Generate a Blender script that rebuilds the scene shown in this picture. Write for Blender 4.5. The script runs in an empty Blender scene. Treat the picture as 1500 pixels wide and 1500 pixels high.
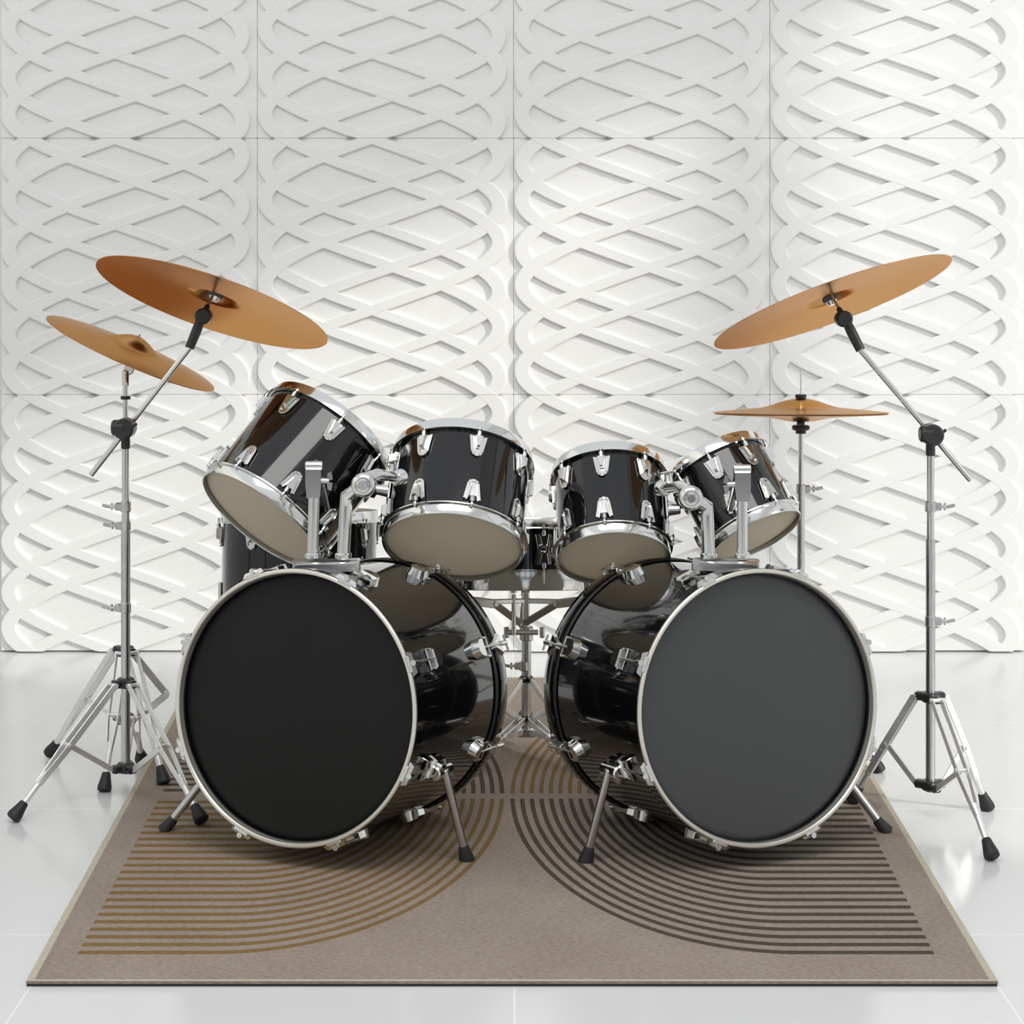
import bpy, math, random
from mathutils import Vector, Matrix
PI = math.pi
random.seed(4)
scn = bpy.context.scene
COL = scn.collection

# ------------------------------------------------------------------ camera, sky, sun, exposure
H_CAM, FPX, HORIZON = 1.2396, 2872.0, 380.0
cam_d = bpy.data.cameras.new('camera'); cam = bpy.data.objects.new('camera', cam_d); COL.objects.link(cam)
cam.location = (0, 0, H_CAM); cam.rotation_euler = (PI/2, 0, 0)
cam_d.sensor_width = 36; cam_d.lens = FPX/1500*36; cam_d.shift_y = -(750-HORIZON)/1500
cam_d.clip_start = .05; cam_d.clip_end = 100
scn.camera = cam
world = bpy.data.worlds.new('world'); scn.world = world; world.use_nodes = True
wn = world.node_tree; wbg = wn.nodes['Background']
wbg.inputs[0].default_value = (.93, .96, 1.0, 1); wbg.inputs[1].default_value = .84
sun_d = bpy.data.lights.new('sun', 'SUN'); sun = bpy.data.objects.new('sun', sun_d); COL.objects.link(sun)
sun_d.energy = 2.15; sun_d.angle = math.radians(6); sun_d.color = (1, .97, .90)
sun.rotation_euler = Vector((-.80, .50, -.42)).to_track_quat('-Z', 'Y').to_euler()
key_d = bpy.data.lights.new('added_fill_light', 'AREA'); key = bpy.data.objects.new('added_fill_light', key_d); COL.objects.link(key)  # fill lamp added overhead with no fixture there, lifts the floor
key_d.shape = 'RECTANGLE'; key_d.size = 2.6; key_d.size_y = 1.0; key_d.energy = 44; key_d.color = (1, .98, .95)
key.location = (0, 2.4, 3.3); key.rotation_euler = (math.radians(12), 0, 0)
scn.view_settings.view_transform = 'Standard'
try: scn.view_settings.look = 'None'
except Exception: pass
scn.view_settings.gamma = 1; scn.view_settings.use_curve_mapping = False
scn.view_settings.exposure = 0.0

def at(px, py, d):
    """world point seen at (px, py) of the 1500 frame, d metres in front of the lens"""
    return Vector(((px-750)*d/FPX, d, H_CAM-(py-HORIZON)*d/FPX))
def on_floor(px, py):
    d = H_CAM*FPX/(py-HORIZON)
    return Vector(((px-750)*d/FPX, d, 0))

# ------------------------------------------------------------------ materials
def mat(name, col, rough=.5, metal=0, coat=0, noise=0, nscale=40, bump=0, bscale=60, spec=.5, sheen=0):
    m = bpy.data.materials.new(name); m.use_nodes = True
    nt = m.node_tree; b = nt.nodes['Principled BSDF']
    b.inputs['Base Color'].default_value = (*col, 1); b.inputs['Roughness'].default_value = rough
    b.inputs['Metallic'].default_value = metal; b.inputs['Coat Weight'].default_value = coat
    b.inputs['Coat Roughness'].default_value = .04; b.inputs['Specular IOR Level'].default_value = spec
    tc = nt.nodes.new('ShaderNodeTexCoord')
    if noise:
        n = nt.nodes.new('ShaderNodeTexNoise'); n.inputs['Scale'].default_value = nscale; n.inputs['Detail'].default_value = 5
        nt.links.new(tc.outputs['Object'], n.inputs['Vector'])
        r = nt.nodes.new('ShaderNodeValToRGB')
        r.color_ramp.elements[0].position = .3; r.color_ramp.elements[1].position = .7
        r.color_ramp.elements[0].color = (*[c*(1-noise) for c in col], 1)
        r.color_ramp.elements[1].color = (*[min(1, c*(1+noise)) for c in col], 1)
        nt.links.new(n.outputs['Fac'], r.inputs[0]); nt.links.new(r.outputs[0], b.inputs['Base Color'])
    if bump:
        n2 = nt.nodes.new('ShaderNodeTexNoise'); n2.inputs['Scale'].default_value = bscale
        nt.links.new(tc.outputs['Object'], n2.inputs['Vector'])
        bp = nt.nodes.new('ShaderNodeBump'); bp.inputs['Strength'].default_value = bump; bp.inputs['Distance'].default_value = .002
        nt.links.new(n2.outputs['Fac'], bp.inputs['Height']); nt.links.new(bp.outputs[0], b.inputs['Normal'])
    return m
WALL = mat('white_plaster', (.80, .80, .785), .55, noise=.015, nscale=3, bump=.05, bscale=30)
PANEL = mat('white_gypsum_panel', (.86, .86, .845), .42, noise=.012, nscale=2)
FRAME = mat('window_frame_paint', (.22, .22, .23), .4, noise=.05)
REFL_WALL = mat('dark_reflection_wall', (.07, .07, .075), .6, noise=.05)
BLACK = mat('black_lacquer', (.004, .004, .0045), .12, coat=1, spec=.12, noise=.05, nscale=8)
CHROME = mat('chrome', (.74, .74, .72), .13, metal=1, noise=.02, nscale=20)
STEEL = mat('brushed_steel', (.62, .62, .61), .27, metal=1, noise=.05, nscale=60)
CREAM = mat('nickel_hoop', (.80, .77, .69), .30, metal=.75, noise=.03, nscale=12)
HEADB = mat('black_drum_film', (.0092, .009, .0085), .55, spec=.25, noise=.03, nscale=3)
HEADG = mat('slate_drum_film', (.062, .064, .067), .38, spec=.5, noise=.04, nscale=2)
HEADC = mat('coated_drum_film', (.80, .75, .65), .5, spec=.3, noise=.03, nscale=10)
_nt = HEADC.node_tree; _tr = _nt.nodes.new('ShaderNodeBsdfTranslucent'); _tr.inputs[0].default_value = (.90, .86, .77, 1)
_mx = _nt.nodes.new('ShaderNodeMixShader'); _mx.inputs[0].default_value = .55
_nt.links.new(_nt.nodes['Principled BSDF'].outputs[0], _mx.inputs[1]); _nt.links.new(_tr.outputs[0], _mx.inputs[2])
_nt.links.new(_mx.outputs[0], _nt.nodes['Material Output'].inputs[0])
LINER = mat('pale_bounce_liner', (.82, .74, .58), .5, noise=.06, nscale=15)
SATIN = mat('satin_chrome', (.86, .86, .85), .34, metal=.7, noise=.03, nscale=30)
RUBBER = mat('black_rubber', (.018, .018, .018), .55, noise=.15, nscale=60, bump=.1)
PLASTIC = mat('black_nylon', (.02, .02, .021), .35, noise=.1, nscale=50)
FELT = mat('felt', (.12, .12, .12), .9, noise=.2, nscale=200)
BIND = mat('rug_binding', (.50, .45, .35), .9, noise=.12, nscale=180, bump=.5, bscale=400)

def bronze_mat():
    m = mat('bronze', (.54, .295, .135), .22, metal=1)
    nt = m.node_tree; b = nt.nodes['Principled BSDF']
    tc = nt.nodes.new('ShaderNodeTexCoord'); sp = nt.nodes.new('ShaderNodeSeparateXYZ')
    nt.links.new(tc.outputs['Object'], sp.inputs[0])
    v = nt.nodes.new('ShaderNodeCombineXYZ'); nt.links.new(sp.outputs[0], v.inputs[0]); nt.links.new(sp.outputs[1], v.inputs[1])
    ln = nt.nodes.new('ShaderNodeVectorMath'); ln.operation = 'LENGTH'; nt.links.new(v.outputs[0], ln.inputs[0])
    mm = nt.nodes.new('ShaderNodeMath'); mm.operation = 'MULTIPLY'; mm.inputs[1].default_value = 1500; nt.links.new(ln.outputs['Value'], mm.inputs[0])
    sn = nt.nodes.new('ShaderNodeMath'); sn.operation = 'SINE'; nt.links.new(mm.outputs[0], sn.inputs[0])
    bp = nt.nodes.new('ShaderNodeBump'); bp.inputs['Strength'].default_value = .06; bp.inputs['Distance'].default_value = .001
    nt.links.new(sn.outputs[0], bp.inputs['Height']); nt.links.new(bp.outputs[0], b.inputs['Normal'])
    b.inputs['Anisotropic'].default_value = .4
    return m
BRONZE = bronze_mat()
BRONZE.node_tree.nodes['Principled BSDF'].inputs['Specular Tint'].default_value = (.90, .68, .46, 1)

class NT:
    """tiny node-maths helper"""
    def __init__(s, nt): s.nt = nt
    def _in(s, node, i, v):
        if isinstance(v, (int, float)): node.inputs[i].default_value = v
        else: s.nt.links.new(v, node.inputs[i])
    def m(s, op, a, b=None, c=None):
        n = s.nt.nodes.new('ShaderNodeMath'); n.operation = op; s._in(n, 0, a)
        if b is not None: s._in(n, 1, b)
        if c is not None: s._in(n, 2, c)
        return n.outputs[0]
    def mix(s, f, c1, c2):
        n = s.nt.nodes.new('ShaderNodeMix'); n.data_type = 'RGBA'; s._in(n, 0, f)
        for i, c in ((6, c1), (7, c2)):
            if isinstance(c, tuple): n.inputs[i].default_value = (*c, 1)
            else: s.nt.links.new(c, n.inputs[i])
        return n.outputs[2]

def floor_mat():
    m = mat('polished_white_floor_tile', (.72, .72, .715), .17, spec=.5)
    nt = m.node_tree; b = nt.nodes['Principled BSDF']; q = NT(nt)
    tc = nt.nodes.new('ShaderNodeTexCoord'); sp = nt.nodes.new('ShaderNodeSeparateXYZ'); nt.links.new(tc.outputs['Object'], sp.inputs[0])
    T = .825
    def line(o, off):
        u = q.m('DIVIDE', q.m('ADD', o, 50*T+off), T)
        fr = q.m('FRACT', q.m('ADD', u, .5))
        return q.m('LESS_THAN', q.m('ABSOLUTE', q.m('SUBTRACT', fr, .5)), .0022)
    l = q.m('MAXIMUM', line(sp.outputs[0], -.004), line(sp.outputs[1], -.30))
    n = nt.nodes.new('ShaderNodeTexNoise'); n.inputs['Scale'].default_value = 1.4; n.inputs['Detail'].default_value = 3
    nt.links.new(tc.outputs['Object'], n.inputs['Vector'])
    base = q.mix(n.outputs['Fac'], (.69, .695, .69), (.75, .75, .745))
    nt.links.new(q.mix(l, base, (.86, .86, .85)), b.inputs['Base Color'])
    return m
def rug_mat():
    m = mat('woven_rug', (.3, .25, .2), .92, spec=.15)
    nt = m.node_tree; b = nt.nodes['Principled BSDF']; q = NT(nt)
    tc = nt.nodes.new('ShaderNodeTexCoord'); sp = nt.nodes.new('ShaderNodeSeparateXYZ'); nt.links.new(tc.outputs['Object'], sp.inputs[0])
    x, y = sp.outputs[0], sp.outputs[1]
    ax, ay = q.m('ABSOLUTE', x), q.m('ABSOLUTE', y)
    N = 23
    ry = q.m('ADD', q.m('MULTIPLY', ay, .8696), q.m('MULTIPLY', q.m('MULTIPLY', ay, ay), .1065))
    rx = q.m('MAXIMUM', q.m('DIVIDE', q.m('SUBTRACT', .524, ax), .512), 0.0)
    r = q.m('SQRT', q.m('ADD', q.m('MULTIPLY', rx, rx), q.m('MULTIPLY', ry, ry)))
    fr = q.m('FRACT', q.m('ADD', q.m('MULTIPLY', r, N), .5))
    st = q.m('LESS_THAN', q.m('ABSOLUTE', q.m('SUBTRACT', fr, .5)), .23)
    st = q.m('MULTIPLY', st, q.m('LESS_THAN', r, 1.012))
    st = q.m('MULTIPLY', st, q.m('GREATER_THAN', ay, .022))
    st = q.m('MULTIPLY', st, q.m('LESS_THAN', ax, q.m('ADD', .802, q.m('MULTIPLY', y, .036))))
    sg = q.m('GREATER_THAN', q.m('MULTIPLY', x, y), 0.0)
    n = nt.nodes.new('ShaderNodeTexNoise'); n.inputs['Scale'].default_value = 130; n.inputs['Detail'].default_value = 6; n.inputs['Roughness'].default_value = .75
    mp = nt.nodes.new('ShaderNodeMapping'); mp.inputs['Scale'].default_value = (.7, 1.9, 1)
    nt.links.new(tc.outputs['Object'], mp.inputs[0]); nt.links.new(mp.outputs[0], n.inputs['Vector'])
    n3 = nt.nodes.new('ShaderNodeTexNoise'); n3.inputs['Scale'].default_value = 5; n3.inputs['Detail'].default_value = 3
    nt.links.new(tc.outputs['Object'], n3.inputs['Vector'])
    f = q.m('ADD', q.m('MULTIPLY', n.outputs['Fac'], 3.0), q.m('MULTIPLY', n3.outputs['Fac'], .6)); f = q.m('SUBTRACT', f, 1.30)
    f = q.m('MINIMUM', q.m('MAXIMUM', f, 0.0), 1.0)
    base = q.mix(f, (.225, .178, .145), (.39, .33, .28))
    gold = q.mix(f, (.165, .100, .034), (.26, .175, .075))
    dark = q.mix(f, (.058, .046, .034), (.10, .085, .066))
    # gold in the quadrants where x and y have the same sign (front left, back right)
    c = q.mix(st, base, q.mix(sg, dark, gold))
    nt.links.new(c, b.inputs['Base Color'])
    bp = nt.nodes.new('ShaderNodeBump'); bp.inputs['Strength'].default_value = .6; bp.inputs['Distance'].default_value = .002
    nt.links.new(n.outputs['Fac'], bp.inputs['Height']); nt.links.new(bp.outputs[0], b.inputs['Normal'])
    return m

# ------------------------------------------------------------------ mesh helper
ROOTM = {}
def frame(o, z, x=None):
    """matrix with origin o, local z along z and local x as close to x as possible"""
    z = Vector(z).normalized(); x = Vector(x if x is not None else (1, 0, 0))
    x = (x - z*x.dot(z))
    if x.length < 1e-5: x = Vector((0, 1, 0)) - z*z.y
    x.normalize(); y = z.cross(x)
    return Matrix(((x.x, y.x, z.x, o[0]), (x.y, y.y, z.y, o[1]), (x.z, y.z, z.z, o[2]), (0, 0, 0, 1)))

class MB:
    def __init__(s): s.v = []; s.f = []
    def add(s, vs, fs, M=None):
        k = len(s.v)
        s.v += [(M @ Vector(p)) if M is not None else Vector(p) for p in vs]
        s.f += [tuple(i+k for i in f) for f in fs]
        return s
    def lathe(s, prof, M=None, n=64, closed=False, cap0=False, cap1=False):
        vs = []; fs = []; m = len(prof)
        for j in range(n):
            a = 2*PI*j/n; ca, sa = math.cos(a), math.sin(a)
            vs += [(r*ca, r*sa, z) for r, z in prof]
        for j in range(n):
            j2 = (j+1) % n
            for i in range(m if closed else m-1):
                i2 = (i+1) % m
                fs.append((j*m+i, j2*m+i, j2*m+i2, j*m+i2))
        if cap0: fs.append(tuple(j*m for j in reversed(range(n))))
        if cap1: fs.append(tuple(j*m+m-1 for j in range(n)))
        return s.add(vs, fs, M)
    def cyl(s, a, b, r, r2=None, n=20, bev=0):
        a, b = Vector(a), Vector(b); L = (b-a).length; r2 = r if r2 is None else r2
        pr = [(r, 0), (r2, L)]
        if bev: pr = [(r-bev, 0), (r, bev), (r2, L-bev), (r2-bev, L)]
        return s.lathe(pr, frame(a, b-a), n, cap0=True, cap1=True)
    def tube(s, pts, r, n=12):
        pts = [Vector(p) for p in pts]; k0 = len(s.v); up = None; rings = []
        for i, p in enumerate(pts):
            t = (pts[min(i+1, len(pts)-1)] - pts[max(i-1, 0)]).normalized()
            if up is None:
                up = Vector((0, 0, 1)) if abs(t.z) < .9 else Vector((1, 0, 0))
            u = (up - t*up.dot(t)).normalized(); w = t.cross(u); up = u
            rr = r[i] if isinstance(r, (list, tuple)) else r
            rings.append([p + u*rr*math.cos(2*PI*j/n) + w*rr*math.sin(2*PI*j/n) for j in range(n)])
        vs = [q for g in rings for q in g]; fs = []
        for i in range(len(pts)-1):
            for j in range(n):
                j2 = (j+1) % n; fs.append((i*n+j, i*n+j2, (i+1)*n+j2, (i+1)*n+j))
        fs.append(tuple(reversed(range(n)))); fs.append(tuple((len(pts)-1)*n+j for j in range(n)))
        return s.add(vs, fs)
    def box(s, c, size, M=None, bev=0):
        x, y, z = [q/2 for q in size]; c = Vector(c)
        if not bev:
            vs = [c+Vector((i*x, j*y, k*z)) for i in (-1, 1) for j in (-1, 1) for k in (-1, 1)]
            return s.add(vs, [(0, 1, 3, 2), (4, 6, 7, 5), (0, 4, 5, 1), (2, 3, 7, 6), (0, 2, 6, 4), (1, 5, 7, 3)], M)
        b = min(bev, x*.9, y*.9, z*.9)
        def oct_(ix, iy): return [(-ix+b, -iy), (ix-b, -iy), (ix, -iy+b), (ix, iy-b), (ix-b, iy), (-ix+b, iy), (-ix, iy-b), (-ix, -iy+b)]
        vs = []
        for zz, ins in ((-z, b), (-z+b, 0), (z-b, 0), (z, b)):
            vs += [c+Vector((px, py, zz)) for px, py in oct_(x-ins, y-ins)]
        fs = [tuple(reversed(range(8))), tuple(range(24, 32))]
        for l in range(3):
            for j in range(8):
                j2 = (j+1) % 8; fs.append((l*8+j, l*8+j2, (l+1)*8+j2, (l+1)*8+j))
        return s.add(vs, fs, M)
    def bar(s, a, b, w, t, side=(0, 1, 0)):
        """flat strip from a to b, width w along side-ish, thickness t"""
        a, b = Vector(a), Vector(b)
        M = frame((a+b)/2, b-a, side)
        return s.box((0, 0, 0), (w, t, (b-a).length), M, bev=min(w, t)*.2)
    def prism(s, poly, h0, h1, M=None, inset=0):
        """poly in xy extruded along z from h0 to h1, top optionally scaled in"""
        n = len(poly); cx = sum(p[0] for p in poly)/n; cy = sum(p[1] for p in poly)/n
        top = [(cx+(p[0]-cx)*(1-inset), cy+(p[1]-cy)*(1-inset)) for p in poly]
        vs = [(p[0], p[1], h0) for p in poly]+[(p[0], p[1], h1) for p in top]
        fs = [tuple(reversed(range(n))), tuple(range(n, 2*n))]+[(i, (i+1) % n, n+(i+1) % n, n+i) for i in range(n)]
        return s.add(vs, fs, M)
    def build(s, name, m, parent=None, world=False, matrix=None, sharp=38):
        me = bpy.data.meshes.new(name)
        vs = s.v
        if world and parent is not None:
            inv = ROOTM[parent.name].inverted(); vs = [inv @ v for v in vs]
        if matrix is not None and not parent:
            inv = matrix.inverted(); vs = [inv @ v for v in vs]
        me.from_pydata([tuple(v) for v in vs], [], s.f); me.materials.append(m)
        me.shade_smooth(); me.set_sharp_from_angle(angle=math.radians(sharp)); me.update()
        o = bpy.data.objects.new(name, me); COL.objects.link(o)
        if parent is not None:
            o.parent = parent; ROOTM[o.name] = ROOTM[parent.name]
        elif matrix is not None:
            o.matrix_world = matrix; ROOTM[o.name] = matrix
        else: ROOTM[o.name] = Matrix()
        return o
def tag(o, label=None, cat=None, group=None, kind=None):
    for k, v in (('label', label), ('category', cat), ('group', group), ('kind', kind)):
        if v: o[k] = v
    return o
def thing(name, M, label, cat, group=None):
    o = bpy.data.objects.new(name, None); COL.objects.link(o); o.matrix_world = M; o.empty_display_size = .05
    ROOTM[o.name] = M.copy()
    return tag(o, label, cat, group)

# ------------------------------------------------------------------ the room
Y_WALL = 6.19
XR = 2.75
fl = MB(); fl.box((0, 1.6, -.05), (5.8, 10.2, .1)); fl = fl.build('floor', floor_mat()); tag(fl, kind='structure')
PX = Y_WALL/FPX                       # metres per photo pixel on the wall plane
PW = 375.4*PX                          # size of one relief panel
wb = MB(); wb.box((0, Y_WALL+.08, 1.6), (5.8, .12, 3.2)); wallb = wb.build('wall_back', WALL); tag(wallb, kind='structure')
def panel_mesh():
    mb = MB(); g = .0004
    # slab, front face at y = 0, panel spans x 0..PW, z 0..PW
    mb.box((PW/2, .01, PW/2), (PW-2*g, .02, PW-2*g), bev=.0015)
    n = 132; R = 171*PX; xc = 183*PX
    cnt = 0
    for y0 in (38, 90):
        for k in range(3):
            top = .0135+.00025*cnt; cnt += 1
            c0 = (y0+125.15*k)*PX; rows = []
            for i in range(-4, n+5):
                s_ = i/n*PW; ph = 2*PI*(s_-c0)/PW
                x = xc-R*math.cos(ph); z = PW-s_
                dx = R*math.sin(ph)*2*PI/PW; dz = -1.0
                l = math.hypot(dx, dz); nx, nz = -dz/l, dx/l
                w = (.0165+.0070*abs(math.cos(ph))**3)
                row = []
                for off, hh in ((-w, .002), (-w, -(top-.003)), (-w+.003, -top), (w-.003, -top), (w, -(top-.003)), (w, .002)):
                    px, pz = x+nx*off, z+nz*off
                    row.append((px, hh, min(max(pz, g), PW-g)))
                rows.append(row)
            vs = [p for r_ in rows for p in r_]; fs = []
            for i in range(len(rows)-1):
                for j in range(5):
                    fs.append((i*6+j, i*6+j+1, (i+1)*6+j+1, (i+1)*6+j))
            mb.add(vs, fs)
    return mb
pm = None
for r in range(3):
    for c in range(4):
        if pm is None:
            pm = panel_mesh().build('relief_panel', PANEL, wallb, sharp=25); o = pm
        else:
            o = pm.copy(); COL.objects.link(o)
        o.parent = wallb; o.location = ((1.5-750)*PX+c*PW, Y_WALL, .004+r*PW)
# side walls, and a bayed wall added behind the camera for its reflections
wl = MB(); wl.box((-2.85, 1.6, 1.6), (.1, 10.2, 3.2)); tag(wl.build('wall_left', WALL), kind='structure')
wr = MB()
wins = [(-1.6, -.5), (2.95, 6.08)]
def wall_with_bays(mb, spans, lo, hi, z0, z1, place, top=3.2):
    cur = lo
    for a, b in spans:
        place(mb, cur, a, 0, top); place(mb, a, b, 0, z0); place(mb, a, b, z1, top); cur = b
    place(mb, cur, hi, 0, top)
def pr(mb, a, b, z0, z1):
    if b-a > 1e-3 and z1-z0 > 1e-3: mb.box((XR+.05, (a+b)/2, (z0+z1)/2), (.1, b-a, z1-z0))
wall_with_bays(wr, wins, -3.5, 6.7, .06, 3.0, pr, 4.8)  # top raised past the other walls to block sun from the upper left
pr(wr, 4.78, 4.98, 1.30, 3.0)  # hanging panel added to shade a strip of the back wall
tag(wr.build('wall_right', WALL), kind='structure')
wf = MB()
def pf(mb, a, b, z0, z1):
    if b-a > 1e-3 and z1-z0 > 1e-3: mb.box(((a+b)/2, -3.55, (z0+z1)/2), (b-a, .1, z1-z0))
bays = [(-2.7, -2.25), (-2.05, -1.75), (-1.2, -.95), (-.8, -.35), (.0, .14), (.3, .8), (1.25, 1.45), (1.6, 1.9), (2.2, 2.7)]  # uneven gaps, shaped to stripe the glossy shells by reflection
wall_with_bays(wf, bays, -2.9, 2.9, .35, 2.9, pf)
tag(wf.build('reflection_wall', REFL_WALL), kind='structure')
for i, (a, b) in enumerate(wins):
    w = MB()
    for z in (.08, 2.98): w.box((XR+.05, (a+b)/2, z), (.05, b-a, .04))
    for y in (a+.02, b-.02): w.box((XR+.05, y, 1.53), (.05, .04, 2.9))
    tag(w.build('window_%d' % (i+1), FRAME), kind='structure')

# ------------------------------------------------------------------ rug
RC = Vector((-.011, 4.529, 0)); RT = .0085; KR = (H_CAM-RT)/H_CAM
corners = [(-.834, 3.365), (.834, 3.365), (.895, 5.817), (-.946, 5.817)]
rug = MB()
loc = [(x-RC.x, y-RC.y) for x, y in corners]
rug.prism(loc, .0048, RT)
ro = rug.build('rug', rug_mat()); ro.location = (RC.x*KR, RC.y*KR, 0); ro.scale = (KR, KR, 1); ROOTM[ro.name] = Matrix.Translation((RC.x*KR, RC.y*KR, 0))
tag(ro, 'taupe area rug with gold and dark arched stripes lying under the drum kit', 'rug')
bd = MB(); WB = .0125
cen = Vector((sum(p[0] for p in loc)/4, sum(p[1] for p in loc)/4, 0))
def ins(p, w): return (p[0]-math.copysign(w, p[0]), p[1]-math.copysign(w*.75, p[1]))
rings = [[(*ins(p, -.002), .0046) for p in loc], [(*ins(p, -.0025), RT-.001) for p in loc], [(*ins(p, 0), RT+.0010) for p in loc],
         [(*ins(p, WB-.002), RT+.0010) for p in loc], [(*ins(p, WB), RT-.0002) for p in loc]]
vs_ = [p for g_ in rings for p in g_]; fs_ = [(l*4+j, l*4+(j+1) % 4, (l+1)*4+(j+1) % 4, (l+1)*4+j) for l in range(4) for j in range(4)]
bd.add(vs_, fs_)
bk_ = MB(); bk_.prism([ins(p, -.001) for p in loc], .0003, .0047); bk_.build('edge_shadow_layer', RUBBER, ro)  # dark layer standing in for the shadow under the rug's front edge
bd.build('binding', BIND, ro)

# ------------------------------------------------------------------ shared drum pieces
def wedge_lug(mb, M, h=.047, w=.034):
    """teardrop lug; local x tangent, y along the shell towards the rim (wide end at +y), z outwards"""
    wn_ = w*.30
    outer = [(-w/2, h/2), (-wn_, -h/2+.006), (-wn_*.5, -h/2), (wn_*.5, -h/2), (wn_, -h/2+.006), (w/2, h/2)]
    inner = [(w/2-.006, h/2-.004), (wn_-.0055, -h/2+.011), (-wn_+.0055, -h/2+.011), (-w/2+.006, h/2-.004)]
    mb.prism(outer, -.001, .0045, M)
    for i in range(5):
        mb.bar(M @ Vector((*outer[i], .005)), M @ Vector((*outer[i+1], .005)), .005, .006, side=M.to_3x3() @ Vector((0, 0, 1)))
    mb.prism([(-w*.34, h/2+.001), (-w*.13, -h*.22), (w*.13, -h*.22), (w*.34, h/2+.001)], .004, .017, M, inset=.30)
    mb.cyl(M @ Vector((0, h/2-.010, .009)), M @ Vector((0, h/2+.008, .011)), .0052, n=12)
    return mb
def tom(name, c_px, d, R, up_px, beta, L, label, nl=8, ph0=0., bracket=None, group='black rack toms'):
    b0 = at(*c_px, d)
    u = Vector((up_px[0], 0, -up_px[1])).normalized()
    be = math.radians(beta); a = u*math.cos(be)+Vector((0, 1, 0))*math.sin(be)
    M = frame(b0, a, (1, 0, 0))
    t = thing(name, M, label, 'drum', group)
    MB().lathe([(R, .004), (R, L-.004), (R-.006, L-.001), (R-.008, L-.004), (R-.008, .004), (R-.006, .001)], n=96, closed=True).build('shell', BLACK, t)
    MB().lathe([(R-.0082, .004), (R-.0082, L-.004), (R-.0090, L-.006), (R-.0090, .006)], n=96, closed=True).build('bounce_liner', LINER, t)  # unseen pale liner added to bounce light onto the lower head
    for z, sgn, hm in ((0, -1, HEADC), (L, 1, HEADC)):
        def P(r, q): return (r, z+sgn*q)
        hoop = [P(R+.001, .010), P(R+.0035, .0115), P(R+.0048, .009), P(R+.0048, -.010), P(R+.011, -.0125), P(R+.011, -.015), P(R+.002, -.0145), P(R+.0018, .008)]
        MB().lathe(hoop, n=96, closed=True).build('hoop', CHROME, t)
        hd = [(.0001, z+sgn*.0022), P(R-.010, .0022), P(R-.0005, .001), P(R+.0012, -.002), P(R+.0016, -.010)]
        MB().lathe(hd, n=96).build('drum_head', hm, t)
        for k in range(nl):
            an = ph0+2*PI*k/nl; ca, sa = math.cos(an), math.sin(an)
            zz = z-sgn*.052
            ML = frame((ca*(R-.001), sa*(R-.001), zz), (ca, sa, 0), (-sa*sgn, ca*sgn, 0))
            # make local y point towards the rim
            if (ML.to_3x3() @ Vector((0, 1, 0))).z*sgn < 0: ML = ML @ Matrix.Rotation(PI, 4, 'Z')
            lg = wedge_lug(MB(), ML).build('lug', CHROME, t)
            rp = R+.0095
            tr = MB(); tr.cyl((ca*rp, sa*rp, z-sgn*.030), (ca*rp, sa*rp, z-sgn*.009), .0026, n=10)
            tr.cyl((ca*rp, sa*rp, z-sgn*.016), (ca*rp, sa*rp, z+sgn*.004-sgn*.016), .0052, n=12)
            tr.build('tension_rod', STEEL, lg)
    if bracket is not None:
        an = bracket; ca, sa = math.cos(an), math.sin(an); zz = L*.5
        bk = MB(); MB_ = frame((ca*R, sa*R, zz), (ca, sa, 0), (-sa, ca, 0))
        bk.box((0, 0, .003), (.044, .058, .007), MB_, bev=.002)
        bk.cyl(MB_ @ Vector((0, 0, .004)), MB_ @ Vector((0, 0, .034)), .014, .011, bev=.002)
        bk.build('mount_bracket', CHROME, t)
    return t, M, L, R

tom1 = tom('rack_tom', (386, 757), 4.42, .158, (99, -129), 28, .255, 'largest rack tom, steeply tilted to the left above the black-headed bass drum', ph0=math.radians(-113))
tom2 = tom('rack_tom', (664, 796), 4.30, .152, (13, -125), 36, .215, 'rack tom left of centre, leaning back to show its beige underside', ph0=math.radians(-120), bracket=math.radians(187))
tom3 = tom('rack_tom', (898, 813), 4.40, .1245, (-3, -121), 36, .210, 'small upright rack tom right of centre, beside the drum holder of the grey-headed bass drum', ph0=math.radians(-100), bracket=math.radians(-5))
tom4 = tom('rack_tom', (1104, 781), 4.45, .110, (-52, -105), 27, .192, 'smallest rack tom, tilted to the right above the grey-headed bass drum', ph0=math.radians(-110))

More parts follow.
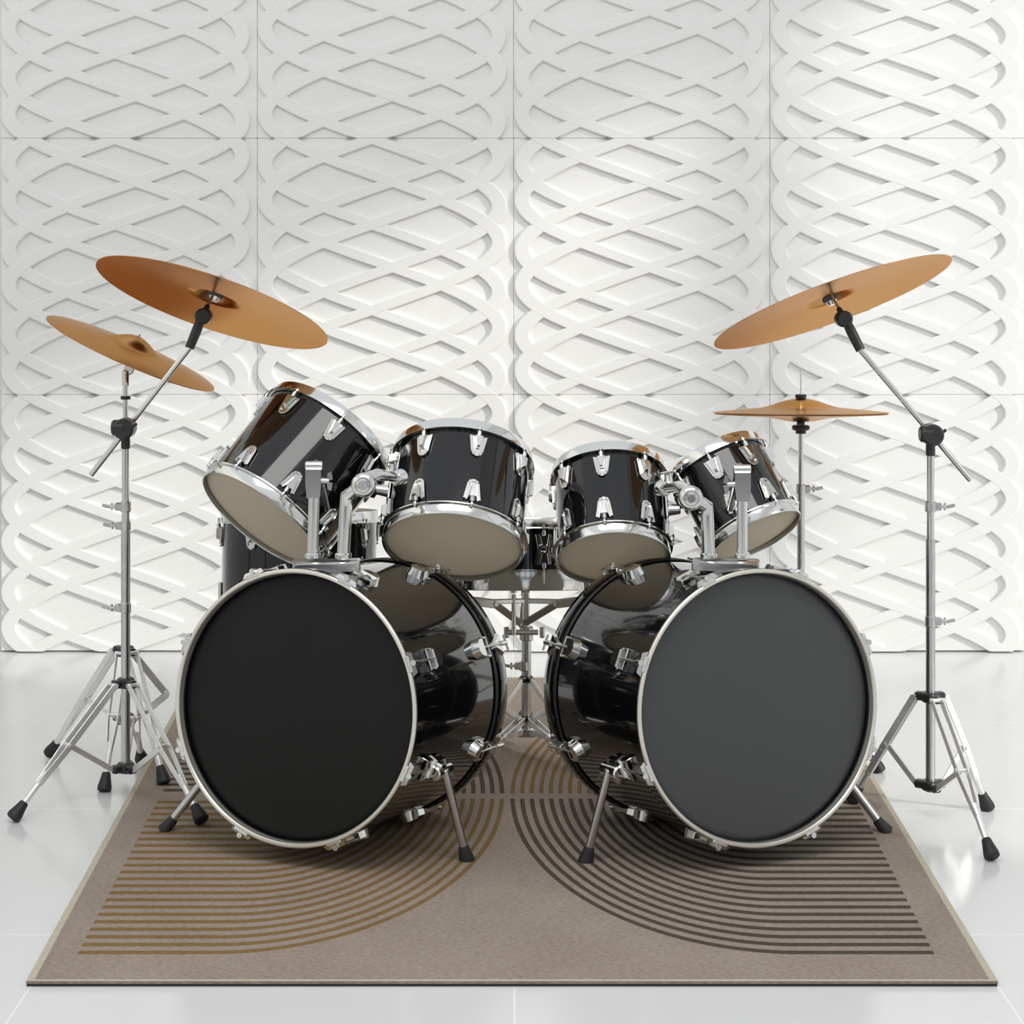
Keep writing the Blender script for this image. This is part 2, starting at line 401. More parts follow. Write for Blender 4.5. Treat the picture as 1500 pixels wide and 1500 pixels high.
# ------------------------------------------------------------------ bass drums
BR, BL_ = .276, .447
def bass_drum(side, cx, label, headm):
    """side -1: left drum (axis runs back to the right), +1: right drum"""
    yaw, pit = math.radians(23), math.radians(5.3)
    f0 = at(cx, 1036, 4.0)
    ax = Vector((-side*math.sin(yaw)*math.cos(pit), math.cos(yaw)*math.cos(pit), -math.sin(pit)))
    lat = Vector((-side*math.cos(yaw), -math.sin(yaw), 0))      # towards the other drum
    M = frame(f0, ax, lat)
    root_loc = Vector((f0.x+ax.x*.2, f0.y+ax.y*.2, 0))
    t = thing('bass_drum', Matrix.Translation(root_loc), label, 'drum', 'pair of bass drums')
    inv = Matrix.Translation(-root_loc)
    def B(mb, name, m, parent=t, sharp=38):
        return mb.build(name, m, parent, world=True, sharp=sharp)
    R = BR
    m_ = MB(); m_.lathe([(R, .012), (R, BL_-.03), (R-.008, BL_-.03), (R-.008, .012)], M, n=128, closed=True); B(m_, 'shell', BLACK)
    # front hoop: bright face and inner wall, black outside
    m_ = MB(); m_.lathe([(R+.005, -.004), (R+.0045, 0), (R-.004, 0), (R-.004, -.001)], M, n=128)
    m_ = MB(); m_.lathe([(R+.0035, .001), (R+.0035, -.0035), (R+.001, -.0055), (R-.0035, -.0055), (R-.0055, -.003), (R-.0055, .0275), (R-.003, .0275), (R-.002, .001)], M, n=128, closed=True); B(m_, 'front_hoop', CREAM)
    m_ = MB(); m_.lathe([(R+.0042, .002), (R+.0042, .034), (R+.0005, .036), (R-.0015, .034), (R-.0015, .002)], M, n=128, closed=True); B(m_, 'front_hoop_band', BLACK)
    m_ = MB(); m_.lathe([(.0001, .020), (R*.5, .020), (R-.022, .020), (R-.012, .0205), (R-.0056, .025)], M, n=128); B(m_, 'front_head', headm)
    m_ = MB(); m_.lathe([(R+.0055, BL_-.036), (R+.007, BL_-.033), (R+.007, BL_+.003), (R+.005, BL_+.006), (R-.004, BL_+.006), (R-.004, BL_-.010), (R+.0005, BL_-.036)], M, n=128, closed=True); B(m_, 'back_hoop', BLACK)
    m_ = MB(); m_.lathe([(R+.0022, BL_-.052), (R+.004, BL_-.050), (R+.004, BL_-.040), (R+.0005, BL_-.038), (R-.001, BL_-.045)], M, n=128, closed=True); B(m_, 'counter_ring', RUBBER)
    m_ = MB(); m_.lathe([(.0001, BL_-.006), (R-.004, BL_-.006)], M, n=128); B(m_, 'back_head', HEADC)
    # lugs, claws, rods
    for k in range(8):
        an = math.radians(22.5+45*k)
        for end in (0, 1):
            ca, sa = math.cos(an), math.sin(an)
            s_lug = .098 if end == 0 else BL_-.108
            sg = -1 if end == 0 else 1
            ML = M @ frame((ca*(R-.001), sa*(R-.001), s_lug), (ca, sa, 0), (-sa, ca, 0))
            if (ML.to_3x3() @ Vector((0, 1, 0))).dot(ax)*sg < 0: ML = ML @ Matrix.Rotation(PI, 4, 'Z')
            lb = MB()
            # rounded cup body, open frame towards the hoop
            arc = [(.023*math.cos(q), -.006+.023*math.sin(q)) for q in [PI+PI*j/12 for j in range(13)]]
            lb.prism([(-.023, .008)]+arc+[(.023, .008)], -.001, .019, ML, inset=.20)
            lb.box((-.0205, .018, .008), (.005, .026, .016), ML, bev=.001)
            lb.box((.0205, .018, .008), (.005, .026, .016), ML, bev=.001)
            lb.box((0, .030, .008), (.046, .005, .016), ML, bev=.001)
            lo = B(lb, 'lug', CHROME)
            rd = MB()
            rd.cyl(ML @ Vector((0, .004, .0145)), ML @ Vector((0, .098 if end == 0 else .118, .0145)), .0030, n=10)
            B(rd, 'tension_rod', STEEL, lo)
            cl = MB()
            e0 = .084 if end == 0 else .090
            cl.prism([(-.007, e0-.026), (.007, e0-.026), (.014, e0-.008), (.026, e0+.014), (.026, e0+.0165), (-.026, e0+.0165), (-.026, e0+.014), (-.014, e0-.008)], .0055, .0155, ML, inset=.22)
            cl.box((0, e0+.018, .0045), (.034, .003, .009), ML, bev=.001)
            cl.cyl(ML @ Vector((0, e0+.004, .0150)), ML @ Vector((0, e0+(.018 if end == 0 else .036), .0150)), .0058, n=12)
            if end == 1: cl.bar(ML @ Vector((-.018, e0+.036, .015)), ML @ Vector((.018, e0+.036, .015)), .006, .005)
            B(cl, 'claw_hook', CHROME)
    # spurs
    def spur(sgn, s_, an_deg, foot):
        a = math.radians(an_deg)
        # local +x is towards the other drum; world up is on -y or +y of M
        upv = M.to_3x3() @ Vector((0, 1, 0)); us = 1 if upv.z > 0 else -1
        loc_ = Vector((sgn*math.cos(a)*R, us*math.sin(a)*R, s_))
        nrm = (M.to_3x3() @ Vector((sgn*math.cos(a), us*math.sin(a), 0))).normalized()
        p = M @ loc_
        FM = frame(p, nrm, ax)
        sb = MB(); sb.box((0, 0, .008), (.052, .046, .020), FM, bev=.004)
        sb.cyl(p+nrm*.022-ax*.034, p+nrm*.022+ax*.038, .0155, n=24, bev=.003)
        sb.box((-.012, .004, .020), (.030, .036, .026), FM, bev=.004)
        # wing nut
        w0 = p+nrm*.022+ax*.040
        sb.cyl(w0, w0+ax*.012, .007)
        sb.bar(w0+ax*.012-Vector((0, 0, .004)), w0+ax*.030-Vector((0, 0, .022)), .010, .005)
        so = B(sb, 'spur_bracket', CHROME)
        st = p+nrm*.036
        foot = Vector(foot); dr = (foot-st).normalized()
        lg = MB(); lg.cyl(st-dr*.012, foot-dr*.022, .0088, n=20, bev=.001); so2 = B(lg, 'spur', STEEL)
        ft = MB(); zt = foot-dr*.032
        ft.lathe([(.0095, 0), (.0110, .003), (.0120, .010), (.0165, .030), (.0165, .034), (.012, .036)], frame(zt, dr), n=20, cap0=True, cap1=True)
        # keep the foot above the rug
        ft.v = [Vector((v.x, v.y, max(v.z, RT+.0005))) for v in ft.v]
        B(ft, 'rubber_foot', RUBBER, so2)
    if side < 0:
        spur(1, .135, -24, on_floor(684, 1266)+Vector((0, 0, RT)))
        spur(-1, .17, -30, on_floor(241, 1222)+Vector((0, 0, RT)))
    else:
        spur(1, .135, -24, on_floor(858, 1268)+Vector((0, 0, RT)))
        spur(-1, .17, -30, on_floor(1298, 1224)+Vector((0, 0, RT)))
    return t, M, ax, lat
bdl = bass_drum(-1, 430, 'bass drum with the plain black front head, on the left of the rug', HEADB)
bdr = bass_drum(1, 1113, 'bass drum with the slate-grey front head, on the right of the rug', HEADG)

# ------------------------------------------------------------------ tom holders on the bass drums
def holder(side, plate, postA, postB, disc, armend, tomt, label):
    """plate: (px,py,d) centre; postA: straight post with clamp; postB: bent post with ratchet disc"""
    c = at(*plate)
    t = thing('tom_holder', Matrix.Translation(c), label, 'drum mount', 'tom holders')
    def B(mb, name, m, parent=t): return mb.build(name, m, parent, world=True)
    yaw = side*math.radians(-10)
    pm_ = Matrix.Translation(c) @ Matrix.Rotation(math.radians(-8)*side, 4, 'Z')
    pl = MB(); pl.box((0, 0, 0), (.140, .062, .022), pm_, bev=.003); pl.box((0, 0, -.016), (.098, .046, .016), pm_, bev=.004)
    B(pl, 'base_plate', STEEL)
    # post A
    a0, a1 = at(*postA[0]), at(*postA[1])
    p = MB(); p.cyl(a0, a1, .0115, n=24, bev=.001); p.cyl(a0, a0+Vector((0, 0, .012)), .0165, n=24, bev=.002)
    pa = B(p, 'post', CHROME)
    h = MB(); hm = Matrix.Translation(a1)
    h.prism([(-.0135, -.030), (.0135, -.030), (.0165, .0), (.0165, .030), (-.0165, .030), (-.0165, 0)], -.017, .017, Matrix.Translation(a1+Vector((0, 0, .018))) @ Matrix.Rotation(PI/2, 4, 'X'))
    h.cyl(a1+Vector((-.018, 0, .054)), a1+Vector((.018, 0, .054)), .010, n=20, bev=.002)
    B(h, 'clamp', CHROME, pa)
    w = MB(); wx = .03*(1 if side < 0 else -1)
    wc = a1+Vector((wx*.55, 0, .022))
    w.cyl(wc, wc+Vector((wx*.5, 0, 0)), .006)
    for q in (-1, 1):
        w.prism([(0, 0), (wx*.42, q*.004), (wx*.30, q*.020), (wx*.06, q*.017)], -.003, .003, Matrix.Translation(wc+Vector((wx*.35, -.002, 0))) @ Matrix.Rotation(PI/2, 4, 'X'))
    B(w, 'wing_nut', CHROME, pa)
    r_ = MB(); e = at(*postA[2]); r_.tube([a1+Vector((0, 0, .05)), a1+Vector((0, .05, .055)), e], .008)
    B(r_, 'arm', CHROME)
    # post B
    b0, b1, dc, ae = at(*postB[0]), at(*postB[1]), at(*disc), at(*armend)
    p = MB()
    mid = (b1*.35+dc*.65)+Vector((0, 0, .006))
    pts = [b0, b0*.5+b1*.5, b1-(b1-b0)*.08, b1+Vector((0, 0, .012)), mid, dc+Vector((0, .006, 0))]
    p.tube(pts, .0135, n=20); p.cyl(b0, b0+Vector((0, 0, .012)), .0175, n=24, bev=.002)
    pb = B(p, 'post', CHROME)
    k = MB(); f_ = Vector((.0, -1, .05)).normalized()
    k.lathe([(.0001, .030), (.008, .030), (.010, .027), (.014, .0262), (.0165, .029), (.021, .028), (.0245, .024), (.026, .016), (.026, -.016), (.022, -.022), (.0001, -.022)], frame(dc, f_), n=40)
    B(k, 'ratchet_disc', CHROME, pb)
    r_ = MB(); r_.tube([dc+Vector((0, .008, .01)), dc*.6+ae*.4+Vector((0, 0, .016)), ae], [.015, .0125, .0095], n=20)
    dr = (ae-dc).normalized(); r_.cyl(ae-dr*.012, ae+dr*.014, .015, .018, bev=.002)
    arm = B(r_, 'arm', CHROME)
    w = MB(); wc = ae-dr*.02+Vector((0, -.01, .02)); w.cyl(wc, wc+Vector((0, -.004, .016)), .006)
    w.bar(wc+Vector((-.014, -.006, .016)), wc+Vector((.014, -.006, .022)), .012, .005)
    B(w, 'wing_nut', CHROME, arm)
    return t
D_ = 4.115
holder(-1, (478, 829, D_), ((458, 818, D_), (460, 720, D_), (478, 745, 4.31)), ((503, 818, D_), (507, 735, D_)), (533, 710, 4.10), (583, 700, 4.20), tom2, 'chrome double tom holder on top of the black-headed bass drum')
holder(1, (1063, 828, D_), ((1087, 818, D_), (1087, 725, D_), (1070, 745, 4.33)), ((1038, 818, D_), (1036, 750, D_)), (1011, 729, 4.10), (972, 716, 4.27), tom3, 'chrome double tom holder on top of the grey-headed bass drum')

# ------------------------------------------------------------------ floor tom and snare
def upright_drum(name, x, y, z0, z1, R, label, cat, group=None, nl=8, ph0=0., legs=None, tilt=0., low_hoop=.017):
    M = Matrix.Translation((x, y, z0 if not legs else 0))
    t = thing(name, M, label, cat, group)
    base = Matrix.Translation((x, y, z0)) @ Matrix.Rotation(-math.radians(tilt), 4, 'X'); L = z1-z0
    def B(mb, nm, m, parent=t): return mb.build(nm, m, parent, world=True)
    B(MB().lathe([(R, .004), (R, L-.004), (R-.007, L), (R-.008, .004)], base, n=96, closed=True), 'shell', BLACK)
    for z, sgn in ((0, -1), (L, 1)):
        hl = low_hoop if sgn < 0 else .017
        def P(r, q): return (r, z+sgn*q)
        B(MB().lathe([P(R+.001, .010), P(R+.0035, .0115), P(R+.0048, .009), P(R+.0048, -hl+.005), P(R+.012, -hl+.0025), P(R+.012, -hl), P(R+.002, -hl+.0005), P(R+.0018, .008)], base, n=96, closed=True), 'hoop', CHROME)
        B(MB().lathe([(.0001, z+sgn*.002), P(R-.0005, .0015), P(R+.0016, -.010)], base, n=96), 'drum_head', HEADC)
        for k in range(nl):
            an = ph0+2*PI*k/nl; ca, sa = math.cos(an), math.sin(an)
            ML = base @ frame((ca*(R-.001), sa*(R-.001), z-sgn*(.035+hl)), (ca, sa, 0), (-sa, ca, 0))
            if (ML.to_3x3() @ Vector((0, 1, 0))).z*sgn < 0: ML = ML @ Matrix.Rotation(PI, 4, 'Z')
            lg = B(wedge_lug(MB(), ML), 'lug', CHROME)
            rp = R+.0095; tr = MB()
            tr.cyl(base @ Vector((ca*rp, sa*rp, z-sgn*(.013+hl))), base @ Vector((ca*rp, sa*rp, z-sgn*.006)), .0026, n=10)
            B(tr, 'tension_rod', STEEL, lg)
    if legs:
        for an_ in legs:
            an = math.radians(an_); ca, sa = math.cos(an), math.sin(an); r = R+.022
            g = MB(); g.tube([(x+ca*r, y+sa*r, z0+L*.62), (x+ca*r, y+sa*r, z0), (x+ca*(r+.03), y+sa*(r+.03), z0-.08), (x+ca*(r+.03), y+sa*(r+.03), .02)], .006)
            lo = B(g, 'leg', CHROME)
            g = MB(); g.cyl((x+ca*(r+.03), y+sa*(r+.03), RT+.001), (x+ca*(r+.03), y+sa*(r+.03), .05), .015, .010, bev=.002)
            B(g, 'rubber_foot', RUBBER, lo)
            g = MB(); g.box((0, 0, .012), (.035, .05, .026), base @ frame((ca*R, sa*R, L*.45), (ca, sa, 0), (-sa, ca, 0)), bev=.004)
            B(g, 'leg_bracket', CHROME)
    return t
upright_drum('floor_tom', (437-750)*4.97/FPX, 4.97, .20, .59, .196, 'deep black floor tom standing behind the black-headed bass drum', 'drum', nl=8, ph0=math.radians(-120), legs=(-15, 105, 215), tilt=5)
SX, SY = (770-750)*4.95/FPX, 4.95
upright_drum('snare_drum', SX, SY, .418, .572, .182, 'black snare drum on the centre stand, seen between the two middle toms', 'drum', nl=8, ph0=math.radians(-77), tilt=8.5, low_hoop=.040)

# ------------------------------------------------------------------ cymbals and their stands
def cymbal(name, c_px, d, R, img_up, alpha, label, rbell=.22, bpow=1.6, bell=.10, bow=.055, group=None, both=False, flip=False, cat='cymbal'):
    c = at(*c_px, d) if len(c_px) == 2 else Vector(c_px)
    u = Vector((img_up[0], 0, -img_up[1])).normalized(); al = math.radians(alpha)
    n = u*math.cos(al)+Vector((0, 1, 0))*math.sin(al)
    M = frame(c, n, (1, 0, 0))
    if flip: M = M @ Matrix.Rotation(PI, 4, 'X')
    prof = []
    bh = R*bow; hb = R*bell; rb = R*rbell
    for i in range(41):
        r = .006+(R-.006)*(i/40)
        z = bh*(1-(r/R)**1.45)+(hb*(.5+.5*math.cos(PI*(r/rb)**bpow)) if r < rb else 0)
        prof.append((r, z))
    th = .0014
    full = prof+[(r, z-th) for r, z in reversed(prof)]
    mb = MB(); mb.lathe(full, M, n=128, closed=True)
    o = mb.build(name, BRONZE, matrix=M, sharp=50)
    tag(o, label, cat, group)
    return o, M, n, bh+hb
def stand_root(base, label, name='cymbal_stand'):
    t = thing(name, Matrix.Translation(base), label, 'stand', None); return t
def tripod(t, pole, zc, zl, feet, floor_z, wleg=.020, knees=True, foot_s=1.0):
    """pole (x,y); zc collar height, zl height of the lower brace ring; feet: list of world points on the floor"""
    def B(mb, nm, m, parent=t): return mb.build(nm, m, parent, world=True)
    P = Vector((pole[0], pole[1], 0))
    for z, nm in ((zc, 'leg_collar'), (zl, 'brace_collar')):
        c = MB(); c.cyl(P+Vector((0, 0, z-.011)), P+Vector((0, 0, z+.011)), .020, n=20, bev=.003)
        for f in feet:
            dv = Vector((f[0]-P.x, f[1]-P.y, 0)).normalized()
            c.bar(P+Vector((0, 0, z))+dv*.010, P+Vector((0, 0, z))+dv*.036, .022, .018, side=dv.cross(Vector((0, 0, 1))))
        B(c, nm, PLASTIC)
    for f in feet:
        f = Vector(f); fz = floor_z(f)
        dv = Vector((f.x-P.x, f.y-P.y, 0)).normalized(); sd = dv.cross(Vector((0, 0, 1)))
        top = P+Vector((0, 0, zc))+dv*.034; end = Vector((f.x, f.y, fz+.030))
        sh = 1.0
        k = top*.18+end*.82
        lg = MB()
        for q in (-1, 1):
            o1 = sd*q*.0115; o2 = sd*q*.0115
            lg.bar(top+o1, top*.45+end*.55+o2, .0155, .003, side=sd.cross(end-top))
            lg.bar(top*.45+end*.55+o2, k+sd*q*.004, .0145, .003, side=sd.cross(end-top))
        lg.cyl(k-(end-top).normalized()*.03, end, .0075, n=12)
        lg.cyl(top-sd*.016, top+sd*.016, .005, n=10)
        lo = B(lg, 'leg', SATIN)
        j = top*.5+end*.5; low = P+Vector((0, 0, zl))+dv*.034
        br = MB()
        br.bar(j, low, .013, .005, side=sd.cross(low-j))
        br.cyl(j-sd*.016, j+sd*.016, .0045, n=10)
        B(br, 'brace', SATIN)
        dr = (end-top).normalized()
        ft = MB(); s = foot_s
        ft.lathe([(.009*s, 0), (.0105*s, .003), (.0115*s, .010), (.0165*s, .032), (.0165*s, .040), (.012*s, .043)], frame(end-dr*.012, dr), n=18, cap0=True, cap1=True)
        ft.v = [Vector((v.x, v.y, max(v.z, fz+.0006))) for v in ft.v]
        B(ft, 'rubber_foot', RUBBER, lo)
def fz_rug(f):
    return RT if (3.36 < f.y < 5.82 and -.834-(f.y-3.365)*.0457 < f.x < .834+(f.y-3.365)*.025) else 0.0
def tee(t, p, dirv, name='height_clamp'):
    """sleeve with a wing bolt on a pole at p"""
    mb = MB(); d = Vector(dirv)
    mb.cyl(p-Vector((0, 0, .012)), p+Vector((0, 0, .012)), .0125, n=20, bev=.002)
    mb.box(p+d*.014, (.022, .016, .018), bev=.003)
    mb.cyl(p+d*.02, p+d*.036, .0035, n=10)
    mb.bar(p+d*.036-Vector((0, 0, .001)), p+d*.054+Vector((0, 0, .003)), .004, .008)
    mb.cyl(p+d*.032-Vector((0, 0, .008)), p+d*.032+Vector((0, 0, .008)), .0028, n=8)
    return mb.build(name, STEEL, t, world=True)
def boom_stand(px, d, clamp_py, feet, collar_py, low_py, label, boom_lo, boom_hi, joint, stem_top, cyl_n, tees, sidex):
    base = at(px, 1000, d); base.z = 0
    t = stand_root(base, label)
    def B(mb, nm, m, parent=t): return mb.build(nm, m, parent, world=True)
    Z = lambda py: at(px, py, d).z
    p = MB(); p.cyl((base.x, base.y, Z(low_py)-.014), (base.x, base.y, Z(collar_py)+.35), .0105, n=20)
    B(p, 'lower_tube', STEEL)
    zc = Z(clamp_py)
    p = MB(); p.cyl((base.x, base.y, Z(collar_py)+.28), (base.x, base.y, zc-.04), .0085, n=20)
    B(p, 'upper_tube', CHROME)
    p = MB(); p.cyl((base.x, base.y, zc-.048), (base.x, base.y, zc-.012), .0105, n=20, bev=.002)
    c0 = Vector((base.x, base.y, zc)); lo, hi = Vector(boom_lo), Vector(boom_hi)
    p.cyl(c0+Vector((0, -.034, 0)), c0+Vector((0, .016, 0)), .024, n=32, bev=.004)
    p.cyl(c0+Vector((.004, -.018, .002)), c0+Vector((-.028, -.018, .002)), .0185, n=32, bev=.004)
    p.bar(c0+Vector((.016, -.020, .0)), c0+Vector((.030, -.020, .012)), .010, .006)
    B(p, 'boom_clamp', PLASTIC)
    # boom passes beside the clamp
    bm = MB(); bm.cyl(lo, hi, .0065, n=16, bev=.001); B(bm, 'boom_arm', CHROME)
    jt = Vector(joint); dr = (hi-lo).normalized()
    jm = MB(); jm.tube([hi-dr*.004, hi+(jt-hi)*.55, jt, jt+(Vector(stem_top)-jt)*.35], [.011, .012, .010, .006])
    jm.cyl(jt+Vector((-sidex*.004, -.020, 0)), jt+Vector((-sidex*.004, .018, 0)), .019, n=28, bev=.004)
    jm.cyl(jt+Vector((-sidex*.02, -.004, .002)), jt+Vector((sidex*.006, -.004, .002)), .014, n=24, bev=.003)
    B(jm, 'tilter', PLASTIC)
    s = MB(); s.cyl(jt, Vector(stem_top)+Vector(cyl_n)*.012, .0035, n=10); B(s, 'cymbal_rod', STEEL)
    s = MB(); n = Vector(cyl_n); st = Vector(stem_top)
    s.cyl(st-n*.027, st-n*.014, .019, n=24, bev=.003); B(s, 'felt_washer', FELT)
    s = MB(); s.cyl(st-n*.036, st-n*.027, .010, .014, n=20); B(s, 'washer_cup', CHROME)
    tripod(t, (base.x, base.y), Z(collar_py), Z(low_py), feet, fz_rug)
    for py, sx in tees: tee(t, Vector((base.x, base.y, Z(py))), (sx, 0, 0))
    return t

# left crash (front, seen from below)
d = 4.60
cy, Mc, nc, hc = cymbal('crash_cymbal', (311, 445), d, 177/FPX*d, (.294, -.956), 16.5, 'large bronze crash cymbal at upper left, its underside facing the camera', group='crash cymbals', bow=.06)
topL = Vector(Mc.translation)+nc*(hc*.97)
boom_stand(184, 4.52, 627, [on_floor(31, 1202), on_floor(288, 1212), on_floor(206, 1122)], 1000, 1124,
           'front boom stand at left, carrying the large crash cymbal',
           at(133, 696, 4.55), at(279, 508, 4.55), at(296, 463, 4.56), topL, nc, [(742, -1), (890, -1)], -1)
# left ride behind it (edge on)
d = 4.80
ridec, Mr, nr, hr = cymbal('ride_cymbal', (192, 517), d, 132/FPX*d, (.415, -.91), -1.0, 'smaller bronze cymbal at far left, seen nearly edge on with its bell showing', bow=.10, bell=.10, rbell=.34, bpow=1.2)
base = at(184, 1000, 4.74); base.z = 0
t = stand_root(base, 'straight cymbal stand at left, behind the boom stand, under the smaller cymbal')
Zb = lambda py: at(184, py, 4.74).z
MB().cyl((base.x, base.y, Zb(1110)), (base.x, base.y, Zb(733)), .0095).build('lower_tube', STEEL, t, world=True)
MB().cyl((base.x, base.y, Zb(733)), (base.x, base.y, Zb(560)), .0065).build('upper_tube', CHROME, t, world=True)
m_ = MB(); m_.cyl((base.x, base.y, Zb(585)), (base.x, base.y, Zb(580)), .012, n=20); m_.build('ring_clamp', PLASTIC, t, world=True)
m_ = MB(); jt = at(190, 541, 4.75)
m_.tube([(base.x, base.y, Zb(565)), (base.x, base.y, Zb(545)), jt], [.009, .009, .007]); m_.cyl(jt+Vector((0, -.014, 0)), jt+Vector((0, .014, 0)), .013, bev=.002)
m_.build('tilter', CHROME, t, world=True)
tr_ = Vector(Mr.translation)+nr*hr
MB().cyl(jt, tr_+nr*.004, .0035, n=10).build('cymbal_rod', STEEL, t, world=True)
tee(t, Vector((base.x, base.y, Zb(770))), (-1, 0, 0))
m_ = MB(); pts_ = [at(196, 958, 4.72), at(244, 1017, 4.76), at(214, 1042, 4.80)]
for i_ in (0, 1): m_.bar(pts_[i_], pts_[i_+1], .005, .017, side=(0, 1, 0))
m_.cyl(pts_[1]-Vector((0, .008, 0)), pts_[1]+Vector((0, .008, 0)), .007, n=12)
m_.build('brace', SATIN, t, world=True)
tripod(t, (base.x, base.y), Zb(953), Zb(1052), [on_floor(80, 1110), on_floor(155, 1158), on_floor(236, 1153)], fz_rug)

# right crash
d = 4.50
cy2, Mc2, nc2, hc2 = cymbal('crash_cymbal', (1219, 444), d, 183/FPX*d, (-.321, -.947), 13.5, 'large bronze crash cymbal at upper right, rising to the right on its boom', group='crash cymbals', bow=.045, bell=.07)
topR = Vector(Mc2.translation)+nc2*(hc2*.97)
boom_stand(1363, 4.34, 636, [on_floor(1447, 1258), on_floor(1441, 1188), on_floor(1256, 1183)], 1021, 1150,
           'chrome boom stand at far right, carrying the right-hand crash cymbal',
           at(1422, 704, 4.375), at(1259, 511, 4.42), at(1238, 467, 4.44), topR, nc2, [(742, 1), (910, 1)], 1)

# hi-hat
d = 4.8
hatx = (1173-750)*d/FPX
top_h, Mh, nh, hh_ = cymbal('hi_hat_cymbal', (1173, 604), d, 128/FPX*d, (0, -1), 3.2, 'upper bronze hi-hat cymbal, domed side up, left of the right boom stand', bow=.075, bell=.085, rbell=.5, bpow=1.1, group='hi-hat pair')
bot_h, Mh2, _, _ = cymbal('hi_hat_cymbal', (1173, 607), d, 126/FPX*d, (0, -1), 3.2, 'lower bronze hi-hat cymbal, dome downwards, directly under the upper one', bow=.045, bell=.045, rbell=.45, bpow=1.1, group='hi-hat pair', flip=True)
t = thing('hi_hat_stand', Matrix.Translation((hatx, d, 0)), 'thin straight hi-hat stand rising behind the grey-headed bass drum', 'stand')
Zh = lambda py: at(1173, py, d).z
MB().cyl((hatx, d, Zh(596)), (hatx, d, Zh(541)), .0018, n=8).build('pull_rod', STEEL, t, world=True)
m_ = MB(); m_.cyl((hatx, d, Zh(583.5)), (hatx, d, Zh(577.5)), .014, n=20, bev=.002); m_.build('clutch', PLASTIC, t, world=True)
m_ = MB(); m_.cyl((hatx, d, Zh(622)), (hatx, d, Zh(618.5)), .010, n=20); m_.cyl((hatx, d, Zh(630)), (hatx, d, Zh(623)), .022, n=24, bev=.003); m_.cyl((hatx, d, Zh(635)), (hatx, d, Zh(629)), .013, n=20); m_.build('cymbal_seat', PLASTIC, t, world=True)
MB().cyl((hatx, d, Zh(716)), (hatx, d, Zh(633)), .0065).build('upper_tube', CHROME, t, world=True)
MB().cyl((hatx, d, .07), (hatx, d, Zh(716)), .0095).build('lower_tube', STEEL, t, world=True)
tee(t, Vector((hatx, d, Zh(716))), (1, 0, 0))
tripod(t, (hatx, d), .38, .12, [Vector((hatx+.17, d-.06, 0)), Vector((hatx-.08, d+.2, 0)), Vector((hatx-.03, d-.17, 0))], fz_rug)

# ------------------------------------------------------------------ snare stand
t = thing('snare_stand', Matrix.Translation((SX, SY, 0)), 'folding chrome snare stand in the centre between the two bass drums', 'stand')
def B(mb, nm, m, parent=t): return mb.build(nm, m, parent, world=True)
PY = SY-.0; Zs = lambda py: at(770, py, PY).z
XX = (771-750)*PY/FPX
B(MB().cyl((XX, PY, .05), (XX, PY, Zs(930)), .0125, n=20), 'lower_tube', STEEL)
B(MB().cyl((XX, PY, Zs(935)), (XX, PY, Zs(868)), .009, n=20), 'upper_tube', CHROME)
m_ = MB(); m_.cyl((XX, PY, Zs(938)), (XX, PY, Zs(917)), .018, n=24, bev=.003)
m_.cyl((XX-.05, PY-.012, Zs(925)), (XX+.03, PY-.012, Zs(925)), .007)
for sx in (-.050, .040):
    m_.cyl((XX+sx, PY-.012, Zs(925)-.014), (XX+sx, PY-.012, Zs(925)+.014), .007, n=14, bev=.002)
B(m_, 'height_clamp', STEEL)
m_ = MB(); m_.cyl((XX-.032, PY-.02, Zs(928)), (XX-.032, PY-.02, Zs(869)), .006, n=14); m_.cyl((XX-.032, PY-.02, Zs(866)), (XX-.032, PY-.02, Zs(860)), .009, n=14)
B(m_, 'adjuster_rod', CHROME)
cz = .402
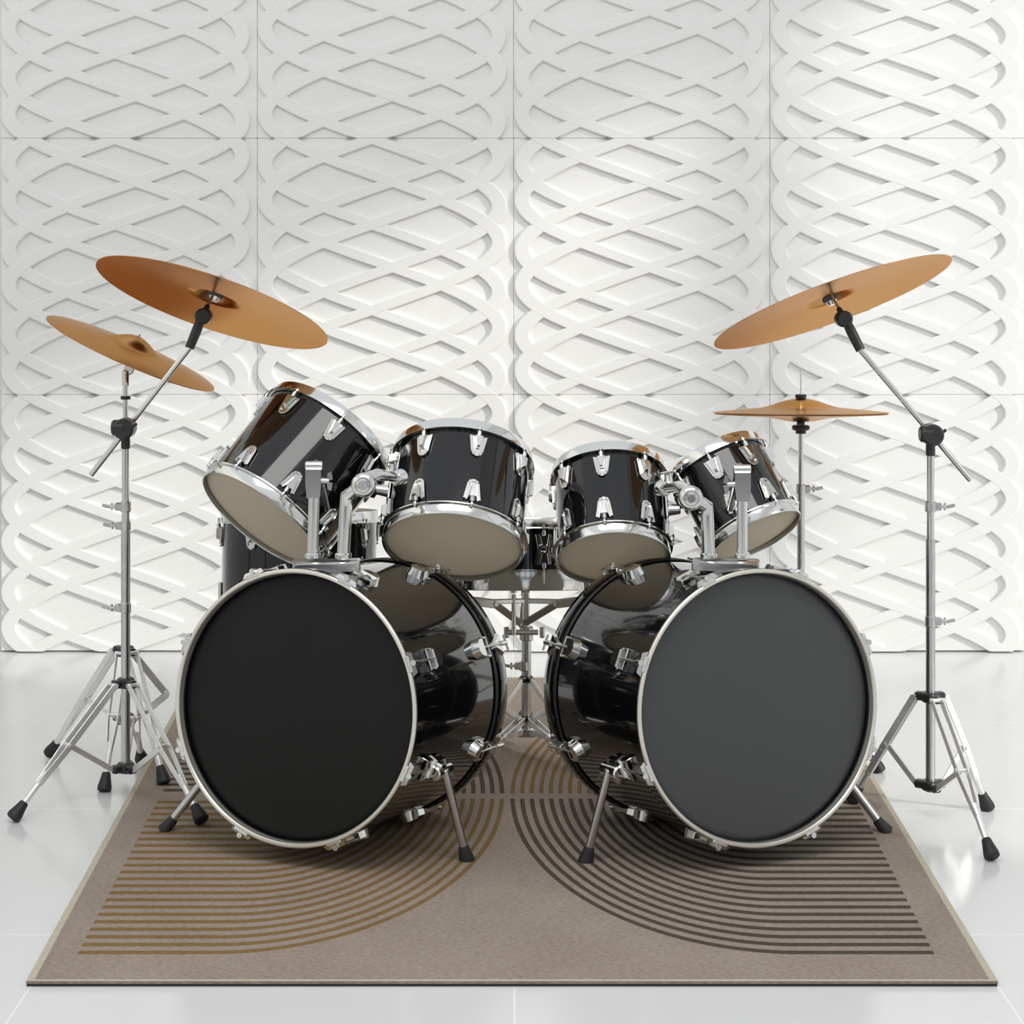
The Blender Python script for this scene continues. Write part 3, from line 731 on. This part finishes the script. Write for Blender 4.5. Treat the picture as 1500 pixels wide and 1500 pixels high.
for an in (-150, -30, 90):
    a = math.radians(an); ca, sa = math.cos(a), math.sin(a)
    m_ = MB(); hub = Vector((XX-.01, PY, Zs(915)))
    q = Vector((SX+ca*.09, SY+sa*.09, cz-.024)); e = Vector((SX+ca*.198, SY+sa*.198, cz-.003))
    m_.bar(hub, q, .010, .018); m_.bar(q, e, .012, .022)
    m_.bar(Vector((XX, PY, Zs(880))), q+(e-q)*.4, .010, .012)
    m_.cyl(q-Vector((-sa, ca, 0))*.01, q+Vector((-sa, ca, 0))*.01, .006, n=12)
    m_.bar(e, e+Vector((ca*.004, sa*.004, .034)), .015, .007)
    arm = B(m_, 'basket_arm', STEEL)
    m_ = MB(); m_.bar(e+Vector((ca*.006, sa*.006, .014)), e+Vector((ca*.008, sa*.008, .044)), .018, .008); B(m_, 'rubber_tip', RUBBER, arm)
LEGS = (-118, -62, 90)
for z in (Zs(994), Zs(1052)):
    m_ = MB(); m_.cyl((XX, PY, z-.008), (XX, PY, z+.008), .017, n=20, bev=.003)
    for an in LEGS:
        a = math.radians(an); m_.bar((XX+math.cos(a)*.01, PY+math.sin(a)*.01, z), (XX+math.cos(a)*.030, PY+math.sin(a)*.030, z), .016, .013)
    B(m_, 'leg_collar', PLASTIC)
m_ = MB(); m_.box((XX, PY, .045), (.050, .034, .018), bev=.003); B(m_, 'foot_block', STEEL)
for an in LEGS:
    a = math.radians(an); dv = Vector((math.cos(a), math.sin(a), 0)); sd = Vector((-dv.y, dv.x, 0)); C0 = Vector((XX, PY, 0))
    lg = MB()
    up = C0+dv*.026+Vector((0, 0, Zs(994))); kn = C0+dv*.125+Vector((0, 0, (Zs(994)+Zs(1052))/2)); mi = C0+dv*.028+Vector((0, 0, Zs(1052)))
    en = C0+dv*.235+Vector((0, 0, RT+.025)); br = mi*.55+en*.45; lw = C0+dv*.022+Vector((0, 0, .050))
    for q in (-1, 1):
        lg.bar(mi+sd*q*.010, en+sd*q*.006, .015, .0035, side=sd.cross(en-mi))
    lo = B(lg, 'leg', SATIN)
    m_ = MB(); m_.bar(up, kn, .014, .010, side=sd.cross(kn-up)); m_.bar(kn, mi, .014, .010, side=sd.cross(mi-kn)); m_.bar(br, lw, .014, .006, side=sd.cross(lw-br))
    B(m_, 'brace', SATIN)
    dr = (en-mi).normalized(); ft = MB()
    ft.lathe([(.009, 0), (.012, .018), (.019, .046), (.014, .056)], frame(en-dr*.022, dr), n=18, cap0=True, cap1=True)
    ft.v = [Vector((v.x, v.y, max(v.z, RT+.0006))) for v in ft.v]
    B(ft, 'rubber_foot', RUBBER, lo)
tee(t, Vector((XX-.006, PY-.004, Zs(975))), (-1, 0, 0), 'wing_bolt')
